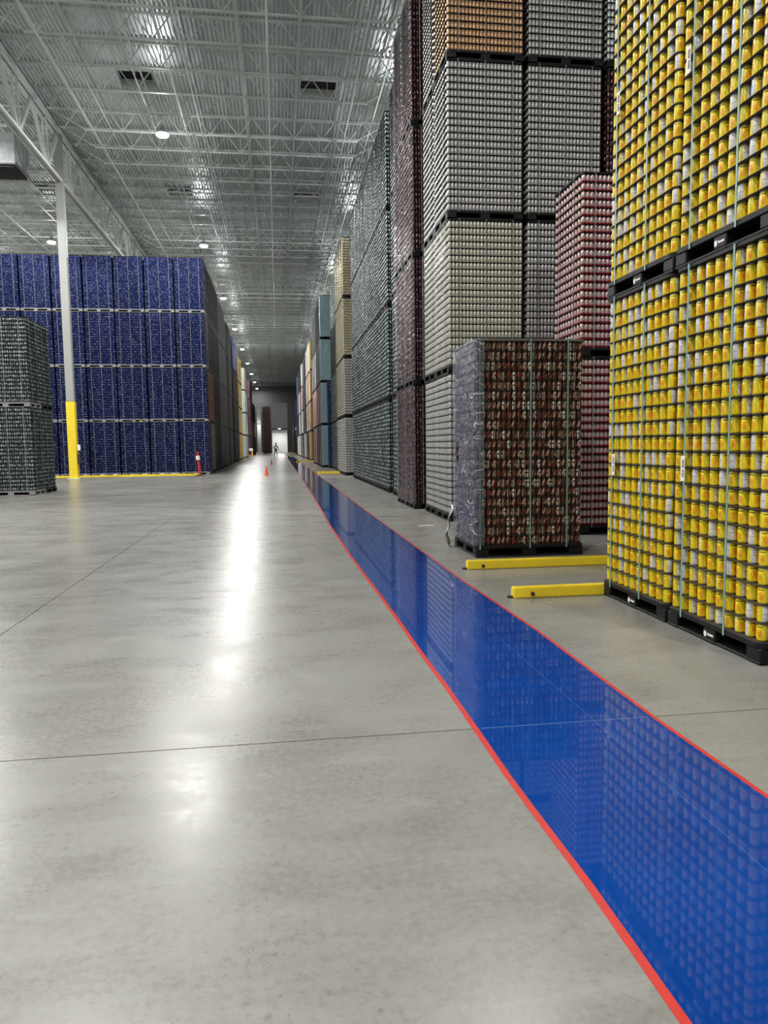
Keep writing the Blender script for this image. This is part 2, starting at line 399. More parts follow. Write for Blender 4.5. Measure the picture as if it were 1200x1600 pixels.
# hatches
for k, (x0, x1, y0, y1) in enumerate(HATCH):
    t = empty('roof_hatch', ((x0+x1)/2, (y0+y1)/2, ZC)); a, b = (x1-x0)/2, (y1-y0)/2
    m = MB(); m.box(-a-.04, -a, -b, b, 0, .36); m.box(a, a+.04, -b, b, 0, .36); m.box(-a, a, b, b+.04, 0, .36); m.box(-a, a, -b-.04, -b, 0, .36)
    m.build('curb', M_steel, t); MB().box(-a, a, -b, b, .30, .36).build('lid', M_black, t)
    row = ('first', 'second', 'third', 'fourth', 'fifth', 'sixth', 'seventh', 'eighth')[k//3]
    side = ('over the left of the aisle', 'over the right of the aisle', 'beyond the left girder')[k % 3]
    tag(t, f'square dark roof hatch {side}, {row} from the camera', 'hatch')
# unit heater at left edge
t = empty('ventilation_unit', (-11.9, 35.6, 0))
bevel(MB().box(-1.1, 1.1, -.9, .9, 13.6, 14.9).build('housing', M_galv, t).data, .03)
MB().box(-1.0, 1.0, -.8, .8, 13.5, 13.6).build('intake_grille', M_black, t)
for sx in (-1, 1):
    for sy in (-.8, .8): MB().bar((sx, sy, 14.85), (sx, sy, 15.45), .03).build('hanger_rod', M_steel, t)
tag(t, 'boxy grey ventilation unit with black underside hung left of the girder', 'ventilation unit')
# sprinkler pipes
for x, lab in ((-.02, 'over the middle of the aisle'), (-3.6, 'left of the aisle middle'), (3.3, 'near the right stacks'), (-7.6, 'beside the left girder'), (-15.5, 'beyond the left girder')):
    t = empty('sprinkler_pipe', (x, 16., 15.2)); MB().bar((0, 0, 0), (0, 158, 0), .06, n=8).build('pipe', M_steel, t, smooth=False)
    h = MB().lathe([(.01, -.03), (.012, -.07), (.02, -.075)], 6).bar((0, 0, 0), (0, 0, .17), .015).mesh('sprinkler_head', M_steel)
    for k in range(42): ob('sprinkler_head', h, t, (0, 2.4+3.7*k, -.02))
    tag(t, 'thin white sprinkler pipe running under the roof ' + lab, 'pipe')

# lamps
hous = MB().lathe([(.05, .34), (.09, .30), (.13, .14), (.24, .10), (.25, .0)], 16).mesh('housing', M_galv)
lens = MB().lathe([(.26, .0), (.26, -.03), (.22, -.08), (.12, -.10)], 16).mesh('lens', M_lens)
rod = MB().bar((0, 0, .3), (0, 0, .80), .02).mesh('suspension_rod', M_steel)
LL = bpy.data.lights.new('high_bay_light', 'AREA'); LL.shape = 'DISK'; LL.size = .5; LL.energy = LAMP_W; LL.color = (1., .985, .95)
LP_ = bpy.data.lights.new('lens_glow', 'POINT'); LP_.shadow_soft_size = .12; LP_.energy = GLOW_W; LP_.color = (.97, 1., 1.)
LLR = LL.copy(); LLR.energy = LAMP_W*.45
LPF = LP_.copy(); LPF.energy = GLOW_W*.2
rname = {-4.5: 'row over the aisle', -14.: 'row beyond the left girder', 5.2: 'row over the right stacks', -22.6: 'row farthest left'}
onames = ['first', 'second', 'third', 'fourth', 'fifth', 'sixth', 'seventh', 'eighth', 'ninth', 'tenth']
for x in ROW_X:
    for k, y in enumerate(LAMP_Y):
        if x != -4.5 and k > 6: continue
        t = empty('high_bay_lamp', (x, y, LAMP_Z))
        ob('housing', hous, t); ob('lens', lens, t); ob('suspension_rod', rod, t)
        lo = bpy.data.objects.new('light_source', LL if x < 5 and k < 7 else LLR); lo.location = (0, 0, -.11); link(lo, t)
        lo = bpy.data.objects.new('lens_glow', LP_ if k < 7 else LPF); lo.location = (0, 0, -.22); link(lo, t)
        nth = onames[k-2] if k >= 2 else ('nearly overhead', 'behind the camera')[1-k]
        tag(t, f'glowing round high bay lamp, {nth}, {rname[x]}', 'ceiling lamp')
# lamp added to brighten the white door at the aisle end
t = empty('added_bay_lamp', (.3, 145.4, 4.7)); MB().box(-.04, .04, .1, 2.0, .03, .09).build('arm', M_steel, t); MB().box(-.3, .3, -.08, .08, 0, .12).build('housing', M_galv, t); MB().box(-.22, .22, -.05, .05, -.015, 0).build('lens', M_lens, t)
L2 = bpy.data.lights.new('added_bay_light', 'AREA'); L2.shape = 'RECTANGLE'; L2.size = 1.6; L2.size_y = .3; L2.energy = 330
lo = bpy.data.objects.new('light_source', L2); lo.location = (0, 0, -.05); lo.rotation_euler = (-.25, 0, 0); link(lo, t)
tag(t, 'added strip lamp brightening the white door at the aisle end', 'lamp')
t = empty('added_column_lamp', (-3.2, 138.2, 5.4)); MB().box(-.5, .5, -.1, .1, 0, .14).build('housing', M_galv, t)  # lamp added to brighten the far white column
lo = bpy.data.objects.new('light_source', L2.copy()); lo.data.energy = 160; lo.location = (0, 0, -.05); lo.rotation_euler = (.9, 0, 0); link(lo, t)
tag(t, 'small added lamp lighting the far white column', 'lamp')

# ------------------------------------------------------------------ painted walkway
LE = [(-6, .965), (1.6, .960), (2.2, .962), (2.6, .953), (3.0, .944), (3.6, .946), (4.14, .949), (4.57, .941), (5.05, .934), (5.7, .933), (7., .925), (7.86, .908), (9.6, .886), (13.4, .875), (17.8, .917), (35, .965), (60, .99), (95.5, 1.0)]
RE = [(-6, 1.95), (2.66, 1.95), (3.51, 1.935), (5.41, 1.96), (7.65, 1.91), (15.79, 1.89), (30, 1.90), (64.7, 1.91), (95.5, 1.91)]
def interp(P, y):
    ys, xs = zip(*P); return float(np.interp(y, ys, xs))
yy = list(np.arange(-6, 8, .1)) + list(np.arange(8, 30, .4)) + list(np.arange(30, 95.6, 1.5)) + [95.5]
wob = np.cumsum(rng.normal(0, .0007, len(yy))); wob -= np.convolve(wob, np.ones(15)/15, 'same'); wob2 = np.roll(wob, 31)
def ribbon(a, b, z0, z1):
    mb = MB(); v = []; f = []
    for i, y in enumerate(yy): v += [(a(i, y), y, z0), (a(i, y), y, z1), (b(i, y), y, z1), (b(i, y), y, z0)]
    for i in range(len(yy)-1):
        k = 4*i
        for s in range(4): f.append((k+s, k+4+s, k+4+(s+1) % 4, k+(s+1) % 4))
    f += [(0, 1, 2, 3), tuple(len(v)-4+q for q in (3, 2, 1, 0))]
    return mb.add(v, f)
wk = empty('painted_walkway', (1.45, 0, 0)); wk.location = (0, 0, 0)
ribbon(lambda i, y: interp(LE, y)+.030+wob[i], lambda i, y: interp(RE, y)-.018+wob2[i], .0002, .0022).build('blue_coat', M_epoxy, wk)
ribbon(lambda i, y: interp(LE, y)+wob[i]*.5, lambda i, y: interp(LE, y)+.036+wob[i]*.9, .0001, .0016).build('red_edge_line', M_red, wk)
ribbon(lambda i, y: interp(RE, y)-.024+wob2[i]*.8, lambda i, y: interp(RE, y)+.006+wob2[i]*.5, .0001, .0016).build('red_edge_line', M_red, wk)
j = MB(); j.box(1.5993, 1.6012, -6, 95, .0021, .0026)
j.build('buried_joint_line', plain('joint_blue', (.06, .14, .35), .2), wk)
j = MB()
for k in range(-1, 3): j.box(.99, 1.9, 3.553+SY*k, 3.558+SY*k, .0021, .0027)
j.build('buried_cross_joint', plain('joint_blue_pale', (.12, .2, .34), .25), wk)
tag(wk, 'glossy wet blue painted walkway strip with red edge lines along the floor', 'walkway')

# ------------------------------------------------------------------ curbs
def curb(x0, x1, y, label, h=.1, d=.1, fixed=True):
    t = empty('floor_curb', ((x0+x1)/2, y, 0)); L = (x1-x0)/2
    bevel(MB().box(-L, L, -d/2, d/2, .0, h).build('rail', M_yellow, t).data, .008)
    for s in (-L+.18, L-.3): MB().lathe([(.02, 0), (.02, .008), (.008, .012)], 8).build('bolt', M_dark, t, (s, -d/2-.0, h*.4), rot=(math.pi/2, 0, 0))
    if fixed: MB().box(-L-.05, -L+.0, -.02, .02, 0, .02).build('anchor_end', M_dark, t)
    tag(t, label, 'floor curb', 'yellow floor curbs')
curb(2.15, 4.5, 6.62, 'yellow steel floor curb nearest the camera, against the yellow can stack')
curb(2.13, 4.6, 8.25, 'yellow steel floor curb just in front of the brown can pallet')
curb(1.95, 4.5, 38.0, 'third yellow floor curb, beside the silver and gold stack')
curb(1.53, 4.2, 66.5, 'fourth yellow floor curb along the right side, far off')
curb(1.36, 3.6, 129.5, 'farthest yellow floor curb near the aisle end', fixed=False)
curb(-16., -4.0, 38.55, 'long low yellow curb along the foot of the navy can wall', .09, .12)
MB().box(2.45, 2.72, 12.84, 12.90, 0, .002).build('white_stripe', M_tag)  # thin white stripe lying flat on the floor
tag(bpy.data.objects['white_stripe'], 'thin white stripe on the floor behind the brown can pallet', 'stripe')

# ------------------------------------------------------------------ cans and pallets
NL, LH, CH, CR, DX, DY = 21, .1225, .1195, .0331, .0664, .0576
BASE_H, TOP_H = .150, .027; TIER = BASE_H+NL*LH+TOP_H
PROF = {0: [(.024, .0), (.0325, .010), (CR, .012), (CR, .102), (.0285, .112), (.0272, .1145), (.0288, .1165), (.0288, CH)],
        1: [(.028, .0), (CR, .006), (CR, .105), (.028, .115), (.028, CH)],
        2: [(CR-.002, .0), (CR, .106), (.028, CH)]}
NS = {0: 14, 1: 9, 2: 6}
def can_arrays(lod):
    pr, n = PROF[lod], NS[lod]; V = []; UV = []; faces = []
    for r, z in pr:
        for k in range(n): a = 2*math.pi*k/n; V.append((r*math.cos(a), r*math.sin(a), z))
    for i in range(len(pr)-1):
        for k in range(n):
            faces.append(([i*n+k, i*n+(k+1) % n, (i+1)*n+(k+1) % n, (i+1)*n+k],
                          [(k/n, pr[i][1]/CH), ((k+1)/n, pr[i][1]/CH), ((k+1)/n, pr[i+1][1]/CH), (k/n, pr[i+1][1]/CH)], True))
    o = (len(pr)-1)*n
    faces.append((list(range(o, o+n)), [(0., .99)]*n, False))
    return np.array(V), faces
def cans_mesh(name, pts, lod, mat):
    V, F = can_arrays(lod); pts = np.array(pts, float); N = len(pts); nv = len(V)
    ang = rng.random(N)*2*math.pi; c, s = np.cos(ang), np.sin(ang)
    X = V[None, :, 0]*c[:, None]-V[None, :, 1]*s[:, None]+pts[:, 0:1]; Y = V[None, :, 0]*s[:, None]+V[None, :, 1]*c[:, None]+pts[:, 1:2]
    Z = V[None, :, 2]+pts[:, 2:3]; co = np.stack([X, Y, Z], -1).reshape(-1, 3)
    fl_ = np.concatenate([f[0] for f in F]); uv = np.concatenate([f[1] for f in F]); tot = np.array([len(f[0]) for f in F]); sm = np.array([f[2] for f in F])
    loops = (fl_[None]+np.arange(N)[:, None]*nv).ravel(); tots = np.tile(tot, N); starts = np.concatenate([[0], np.cumsum(tots)[:-1]])
    me = bpy.data.meshes.new(name); me.vertices.add(N*nv); me.vertices.foreach_set('co', co.ravel().astype(np.float32))
    me.loops.add(len(loops)); me.loops.foreach_set('vertex_index', loops.astype(np.int32))
    me.polygons.add(len(tots)); me.polygons.foreach_set('loop_start', starts.astype(np.int32)); me.polygons.foreach_set('loop_total', tots.astype(np.int32))
    me.polygons.foreach_set('use_smooth', np.tile(sm, N))
    ul = me.uv_layers.new(name='UVMap'); ul.data.foreach_set('uv', np.tile(uv, (N, 1)).ravel().astype(np.float32))
    at = me.attributes.new('rnd', 'FLOAT', 'POINT'); at.data.foreach_set('value', np.repeat(rng.random(N), nv).astype(np.float32))
    me.materials.append(mat); me.update(calc_edges=True); me.validate(); return me
HX, HY = .715, .575
def layer_points():
    out = []            # x, y, face tags
    for r in range(19):
        y = -DY*9 + DY*r; n = 21 if r % 2 == 0 else 20
        for c in range(n):
            x = (c-(n-1)/2)*DX
            edge = r in (0, 18) or c in (0, n-1)
            if edge: out.append((x, y, 'L' if c == 0 and r % 2 == 0 else 'l' if c == 0 else 'F' if r == 0 else 'o'))
    return out
LP = layer_points()
def roundrect(hx, hy, r, n=4):
    pts = []
    for cx, cy, a0 in ((hx-r, hy-r, 0), (-hx+r, hy-r, 90), (-hx+r, -hy+r, 180), (hx-r, -hy+r, 270)):
        for k in range(n+1): a = math.radians(a0+90*k/n); pts.append((cx+r*math.cos(a), cy+r*math.sin(a)))
    return pts
sheet1 = MB().prism(roundrect(.710, .563, .05), 0, .0022).mesh('layer_sheet', M_sheet)
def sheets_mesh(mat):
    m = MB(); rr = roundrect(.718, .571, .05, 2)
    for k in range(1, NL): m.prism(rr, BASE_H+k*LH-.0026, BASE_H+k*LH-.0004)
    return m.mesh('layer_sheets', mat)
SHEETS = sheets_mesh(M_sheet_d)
core = MB().box(-.62, .62, -.48, .48, BASE_H, BASE_H+NL*LH-.01).mesh('inner_shade_core', plain('inner_shade_black', (.012, .012, .012), .6))  # solid core for the inner cans, near black for shade between cans
FRAME = MB().prism(roundrect(.715, .568, .06), TIER-TOP_H, TIER-.003).mesh('top_frame', M_black)
FRAME_G = MB().prism(roundrect(.722, .575, .06), TIER-TOP_H, TIER-.003).mesh('top_frame', M_greywood)
def base_simple():
    m = MB(); m.prism(roundrect(HX, HY, .05, 2), .105, BASE_H-.001)
    for y in (-.5, 0, .5):
        for x in (-.625, 0, .625): m.box(x-.085, x+.085, y-.07, y+.07, .018, .106)
    for y in (-.5, 0, .5): m.box(-.71, .71, y-.07, y+.07, .0, .02)
    for x in (-.625, .625): m.box(x-.085, x+.085, -.57, .57, .001, .0195)
    return m.mesh('pallet_base', M_black)
BASE = base_simple()
BASE_GREY = BASE.copy(); BASE_GREY.materials[0] = plain('pale_pallet', (.21, .215, .22), .5)
DECK = bevel(MB().prism(roundrect(HX+.005, HY+.005, .06), .108, BASE_H-.001).mesh('pallet_base', M_black), .004, 1)
BLOCK = bevel(MB().box(-.088, .088, -.073, .073, .02, .109).mesh('block', M_black), .008, 1)
SBOARD = bevel(MB().box(-.085, .085, -.575, .575, .001, .0225).mesh('bottom_board', M_black), .005, 1)
BOARD = bevel(MB().box(-.715, .715, -.075, .075, 0, .022).mesh('bottom_board', M_black), .005, 1)
LOGO = MB().add([(0, -.014, 0), (0, -.017, .018), (0, -.006, .026), (0, .006, .026), (0, .017, .018), (0, .014, 0), (0, 0, -.008)] ,
                [(0, 1, 2, 3, 4, 5, 6)]).mesh('logo_mark', M_tag)
def logo_mesh():
    m = MB()
    m.prism([(-.036, -.010), (-.026, -.018), (-.016, -.010), (-.016, .012), (-.022, .006), (-.026, .014), (-.030, .006), (-.036, .012)], 0, .002)
    x = -.008
    for k, w_ in enumerate((.007, .006, .008, .005, .007, .007, .006)): m.box(x, x+w_-.0015, -.006, .004+.003*(k == 0), 0, .002); x += w_
    me = m.mesh('logo_mark', M_tag); me.transform(Matrix.Rotation(math.radians(90), 4, 'X')); return me   # faces -Y
LOGO = logo_mesh(); LOGO.transform(Matrix.Diagonal((1.6, 1, 1.5, 1)))
def straps_mesh(mat, ypos, xpos):
    m = MB(); h0, h1 = BASE_H-.03, TIER-.001
    for y in ypos: m.box(-.727, -.724, y-.006, y+.006, h0, h1); m.box(.724, .727, y-.008, y+.008, h0, h1); m.box(-.727, .727, y-.008, y+.008, h1-.002, h1)
    for x in xpos: m.box(x-.006, x+.006, -.583, -.580, h0, h1); m.box(x-.008, x+.008, .580, .583, h0, h1); m.box(x-.008, x+.008, -.583, .583, h1-.002, h1)
    return m.mesh('straps', mat)
STRAPS = straps_mesh(M_strap_w, (-.3, .3), (-.5, 0, .5))
def strap_one(axis):
    m = MB(); h0, h1 = BASE_H-.045, TIER-.001
    if axis == 'y': m.box(-.727, -.7235, -.009, .009, h0, h1); m.box(.7235, .727, -.009, .009, h0, h1); m.box(-.727, .727, -.009, .009, h1-.002, h1)
    else: m.box(-.009, .009, -.588, -.585, h0, h1); m.box(-.009, .009, .585, .588, h0, h1); m.box(-.009, .009, -.588, .588, h1-.002, h1)
    return m.mesh('strap', M_strap)
SY1, SX1 = strap_one('y'), strap_one('x')
def barcode():
    m = MB(); m.box(-.003, 0, -.027, .027, 0, .19, 0); z = .03
    r = random.Random(3)
    while z < .165:
        h = r.choice((.0025, .004, .006, .008)); m.box(-.0045, -.003, -.018, .006, z, z+h, 1); z += h+r.choice((.003, .005, .004))
        if .085 < z < .095: z += .012
    return m.mesh('barcode_tag', [M_tag, M_ink])
TAGM = barcode()
CM = {}
def stuff_cans(kind, lod):
    if (kind, lod) not in CM:
        pts = [(x, y, BASE_H+k*LH) for k in range(NL) for x, y, _ in LP]
        if lod == 2: pts = [p for p in pts if p[1] < .5 or p[2] > 2.4]
        CM[kind, lod] = cans_mesh('cans', pts, lod, CANS[kind])
    return CM[kind, lod]
tr_count = [0]
def pallet(kind, x0, y0, tier, label, lod=2, group=None, wrap=False, frame=None, base=None, tags=0, straps=True):
    """x0 = face towards -X, y0 = face towards the camera"""
    jx, jy = random.uniform(-.006, .006), random.uniform(-.004, .004)
    t = empty('can_pallet', (x0+HX+jx, y0+HY+jy, tier*TIER))
    ob('pallet_base', base or BASE, t)
    tag(ob('cans', stuff_cans(kind, lod), t), kind='stuff')
    ob('inner_shade_core', core, t)
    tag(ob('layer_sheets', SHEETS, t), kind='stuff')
    ob('top_frame', frame or FRAME, t)
    if straps: ob('straps', STRAPS, t)
    if tags: ob('barcode_tag', TAGM, t, (-.728, -.15 if tags == 1 else .25, 1.2))
    if wrap: ob('stretch_film', WRAP[(random.randrange(3))], t)
    tag(t, label, 'can pallet', group); return t
def film_mesh(seed, front=.12, mat=None, bot=.1, amp=.006, hole=None, nu=26, nv=70, off=.0):
    """film on the -X face that turns the near corner"""
    r = np.random.default_rng(seed); path = []
    L1 = 2*HY-.06
    for i in range(nu+1):
        s = i/nu*(L1+front+.06)
        if s < L1: path.append((-HX-.016, HY-.02-s))
        else: q = s-L1; a = min(1, q/.08); path.append((-HX-.016+.05*(1-math.cos(a*math.pi/2))+max(0, q-.08), -HY+.03-.046*math.sin(a*math.pi/2)))
    W = r.normal(0, 1, (nu+1, nv+1))
    for _ in range(2): W = (W+np.roll(W, 1, 0)+np.roll(W, 1, 1)+np.roll(W, -1, 0)+np.roll(W, -1, 1))/5
    v = []; f = []
    for j_ in range(nv+1):
        z = bot+(TIER-.01-bot)*j_/nv
        fold = abs(math.sin(z*14+W[0, j_]))
        for i in range(nu+1):
            d = amp*W[i, j_]*2+.006*fold; x, y = path[i]
            v.append((x-abs(d), y-abs(d)*(.6 if i > nu*.85 else .0), z))
    for j_ in range(nv):
        for i in range(nu):
            if hole:
                cy, cz, ry, rz = hole; yy_, zz_ = path[i][1], bot+(TIER-bot)*j_/nv
                if ((yy_-cy)/ry)**2+((zz_-cz)/rz)**2 < 1: continue
            a = j_*(nu+1)+i; f.append((a, a+1, a+nu+2, a+nu+1))
    me = MB().add(v, f).mesh('stretch_film', mat or M_film2, True); return me
WRAP = [film_mesh(s, .04, M_film2) for s in (1, 2, 3)]

ORD = ['bottom', 'second', 'third', 'top']
COLN = {'yellow': 'bright yellow', 'brown': 'dark brown', 'silver': 'plain silver', 'cream': 'cream white', 'tan': 'orange tan', 'red': 'red and white', 'maroon': 'dark maroon',
        'slate': 'slate green', 'navy': 'navy blue', 'gold': 'pale gold', 'lightblue': 'light blue', 'dark': 'charcoal', 'brick': 'brick red', 'olive': 'olive', 'orange': 'orange brown', 'white': 'whitish'}

# ---- near pallets with single cans
CAN1 = {}
def can_mesh_one(kind):
    if kind not in CAN1:
        me = cans_mesh('can', [(0, 0, 0)], 0, CANS[kind]); CAN1[kind] = me
    return CAN1[kind]
def near_pallet(kind, x0, y0, tier, label, face='L', strapY=(), strapX=(), tagz=None, frame=None, logo='L'):
    t = empty('can_pallet', (x0+HX, y0+HY, tier*TIER))
    b = ob('pallet_base', DECK, t)
    for y in (-.5, 0, .5):
        for x in (-.625, 0, .625): ob('block', BLOCK, b, (x, y, 0))
        ob('bottom_board', BOARD, b, (0, y, 0))
    for x in (-.625, .625): ob('bottom_board', SBOARD, b, (x, 0, 0))
    if logo == 'L':
        for yy_ in (0.,): ob('logo_mark', LOGO, b, (-.715, yy_, .062), (0, 0, -math.pi/2))
    pts = [(x, y, k, g) for k in range(NL) for x, y, g in LP]
    order = {'L': 'LlFo', 'F': 'FLlo'}[face]
    pts.sort(key=lambda p: (order.index(p[3]), p[2] if face == 'F' else 0))
    me = can_mesh_one(kind)
    for x, y, k, g in pts[:300]:
        ob('can', me, t, (x, y, BASE_H+k*LH), (0, 0, random.uniform(0, 2*math.pi)))
    tag(ob('cans_rest', cans_mesh('cans_rest', [(x, y, BASE_H+k*LH) for x, y, k, g in pts[300:]], 1, CANS[kind]), t), kind='stuff')
    ob('inner_shade_core', core, t)
    for k in range(0, NL): ob('layer_sheet', sheet1, t, (0, 0, BASE_H+k*LH-.0024))
    ob('top_frame', frame or FRAME, t)
    for y in strapY: ob('strap', SY1, t, (0, y, 0))
    for x in strapX: ob('strap', SX1, t, (x, 0, 0))
    if tagz: ob('barcode_tag', TAGM, t, (-.729, tagz[0], tagz[1]), (0, 0, 0))
    tag(t, label, 'can pallet'); return t
YX = 3.035
pos = {0: 5.445, 1: 4.262}
for t_ in range(2):
    w1 = ('bottom', 'upper')[t_]
    near_pallet('yellow', YX, pos[0], t_, f'pallet of yellow cans, {w1} tier, far one of the big right-hand stack', strapY=(.40, -.155), tagz=((.36, 1.15) if t_ == 0 else (.37, 1.55)), strapX=(-.45, 0, .45))
    near_pallet('yellow', YX, pos[1], t_, f'pallet of yellow cans, {w1} tier, nearest the camera at the right edge', strapY=(.36, -.19), tagz=((.37, 1.15) if t_ == 0 else (.42, 1.36)), strapX=(-.45, 0, .45))
bp = near_pallet('brown', 2.45, 9.04, 0, 'single film-wrapped pallet of dark brown cans standing behind the yellow curbs', face='F', strapX=(0., .487, -.66), frame=FRAME_G, logo='')
ob('stretch_film', film_mesh(11, .10, M_film, bot=.16, amp=.010, hole=(.30, 1.33, .10, .13), nu=40, nv=90), bp)
def film_tail():
    m = MB(); v = []; f = []; n = 10
    for i in range(n+1):
        a = i/n
        for k in range(5):
            b_ = k/4
            v.append((-HX-.03-.11*math.sin(a*2.4)*(1-.5*b_)-.015*math.sin(k*2+i), HY-.10+.10*b_-.05*math.sin(i*1.7), .55*(1-a)**1.1+.008+.01*k*(1-a)))
    for i in range(n):
        for k in range(4): q = i*5+k; f.append((q, q+1, q+6, q+5))
    return m.add(v, f).mesh('film_tail', M_loose, True)
ob('film_tail', film_tail(), bp)

# ---- stacks on the right
PY = 1.195
def stack(kinds, x0, y0, where, lod=2, **kw):
    for i, k in enumerate(kinds):
        kk = dict(kw)
        if isinstance(k, tuple): k, extra = k; kk.update(extra)
        lab = f'{ORD[min(i, 3)]} tier pallet of {COLN[k]} cans, {where}'
        pallet(k, x0+random.uniform(-.008, .008), y0, i, lab, lod, **kk)
# stacks of which only a sliver of the aisle side shows, far off: layer by layer, joined
FV, FL, FT, FUV, FM, FR = [], [], [], [], [], []
FMATS = [M_black]
def far_box(x0, x1, y0, y1, z0, z1, mi, rn):
    b = len(FV); FV.extend([(x0,y0,z0),(x1,y0,z0),(x1,y1,z0),(x0,y1,z0),(x0,y0,z1),(x1,y0,z1),(x1,y1,z1),(x0,y1,z1)]); FR.extend([rn]*8)
    ux, uy = (x1-x0)/.21, (y1-y0)/.21
    for f, u in (((0,1,5,4), ux), ((1,2,6,5), uy), ((2,3,7,6), ux), ((3,0,4,7), uy)):
        FL.extend(b+i for i in f); FT.append(4); FUV.extend([(0, .1), (u, .1), (u, .8), (0, .8)]); FM.append(mi)
    FL.extend((b+4, b+5, b+6, b+7)); FT.append(4); FUV.extend([(0, .95)]*4); FM.append(0)
def far_stack(kinds, x0, y0):
    for i, k in enumerate(kinds):
        if CANS[k] not in FMATS: FMATS.append(CANS[k])
        mi = FMATS.index(CANS[k]); z = i*TIER; x = x0+random.uniform(-.01, .01)
        far_box(x+.03, x+2*HX-.03, y0+.03, y0+2*HY-.03, z+BASE_H, z+TIER-.001, 0, 0)
        far_box(x, x+2*HX, y0, y0+2*HY, z+.1, z+BASE_H-.001, 0, 0)
        for a_ in (0, .63, 1.26):
            for b_ in (0, .5, 1.0): far_box(x+a_, x+a_+.17, y0+b_, y0+b_+.15, z+.0005, z+.101, 0, 0)
        for n in range(NL):
            for c_ in range(5): far_box(x+.012, x+2*HX-.012, y0+.022+c_*.2215, y0+.022+c_*.2215+.22, z+BASE_H+n*LH+.004, z+BASE_H+n*LH+.108, mi, random.random())
def far_finish():
    me = bpy.data.meshes.new('far_can_stacks'); me.vertices.add(len(FV)); me.vertices.foreach_set('co', np.array(FV, np.float32).ravel())
    me.loops.add(len(FL)); me.loops.foreach_set('vertex_index', np.array(FL, np.int32))
    me.polygons.add(len(FT)); me.polygons.foreach_set('loop_start', (np.cumsum(FT)-np.array(FT)).astype(np.int32)); me.polygons.foreach_set('loop_total', np.array(FT, np.int32))
    me.polygons.foreach_set('material_index', np.array(FM, np.int32))
    ul = me.uv_layers.new(name='UVMap'); ul.data.foreach_set('uv', np.array(FUV, np.float32).ravel())
    at = me.attributes.new('rnd', 'FLOAT', 'POINT'); at.data.foreach_set('value', np.array(FR, np.float32))
    for m in FMATS: me.materials.append(m)
    me.update(calc_edges=True); me.validate()
    tag(ob('far_can_stacks', me), 'rows of can stacks lining both sides toward the aisle end, behind the nearer ones', 'can stacks', kind='stuff')
stack(['red', 'red'], 4.62, 10.95, 'right of the brown pallet', 1)
SX0 = 3.12
stack(['silver', ('cream', dict(wrap=True)), 'silver', 'tan'], SX0, 13.42, 'silver block, corner next the aisle', 1)
stack(['silver', ('cream', dict(wrap=True)), 'silver', 'silver'], SX0+.02, 13.42+PY, 'silver block, rear of the corner stack', 1)
stack(['silver', 'silver', 'silver', 'silver'], SX0+1.50, 13.42, 'silver block, second in from aisle', 1)
stack(['silver', 'silver', 'maroon', 'white'], SX0+3.0, 13.42, 'silver block, third in from aisle', 1)
for i in range(2):
    stack([('maroon', dict(wrap=True))]*4, 2.98, 16.2+PY*i, ('film-wrapped block, front stack', 'film-wrapped block, rear stack')[i], 1)
stack(['slate']*4, 3.24, 18.72, 'just behind the maroon block', 1)
stack(['slate']*4, 3.26, 19.93, 'last before the dark gap', 1)
nth = ['first', 'second', 'third', 'fourth', 'fifth', 'sixth', 'seventh', 'eighth', 'ninth', 'tenth', 'eleventh', 'twelfth', 'thirteenth', 'fourteenth', 'fifteenth', 'sixteenth']
for i in range(9): stack(['slate']*4, 3.26, 21.9+PY*i, f'{nth[i]} stack beyond the dark gap', 1 if i < 4 else 2, tags=(1 if i % 3 == 1 else 0))
stack(['silver', 'silver', 'gold', 'gold'], 3.12, 34.9, 'gold topped block, front stack', 1)
for i in range(1, 4): stack(['silver', 'gold', 'gold', 'gold'], 3.12, 34.9+PY*i, f'gold topped block, {nth[i]} stack back')
for i in range(5): stack(['slate', 'slate', 'dark', 'slate'], 3.32, 40.2+PY*i, f'{nth[i]} stack beyond the gold block')
stack(['navy', 'navy'], 3.17, 46.75, 'just before the light blue block')
stack(['lightblue']*4, 2.82, 48.3, 'facing the camera right of the aisle')
for i in range(1, 5): stack([['red', 'brick', 'dark', 'dark'], ['dark', 'red', 'silver', 'dark']][i % 2], 2.84, 48.5+PY*i, f'{nth[i]} behind the light blue stack')
for i in range(5, 10): far_stack([['red', 'brick', 'dark', 'dark'], ['dark', 'red', 'silver', 'dark']][i % 2], 2.84, 48.5+PY*i)
farR = [(['dark', 'slate', 'dark', 'silver'], 3, 61.5), (['orange', 'orange', 'orange', 'yellow'], 4, 68.2), (['dark', 'silver', 'silver', 'silver'], 4, 74.), (['silver', 'dark', 'dark', 'dark'], 5, 80.),
        (['maroon', 'silver', 'red', 'white'], 4, 88.), (['silver', 'silver', 'silver', 'dark'], 5, 96.), (['white', 'dark', 'navy', 'navy'], 5, 104.), (['dark', 'navy', 'navy'], 5, 113.), (['dark', 'dark'], 6, 131.)]
bl = ['first', 'second', 'third', 'fourth', 'fifth', 'sixth', 'seventh', 'eighth', 'ninth']
for q, (kinds, n, y) in enumerate(farR):
    xx = 3.1-.04*q
    stack(kinds, xx, y, f'front of far right block, {bl[q]} out')
    for i in range(1, n): far_stack(kinds, xx+random.uniform(-.05, .05), y+PY*i)
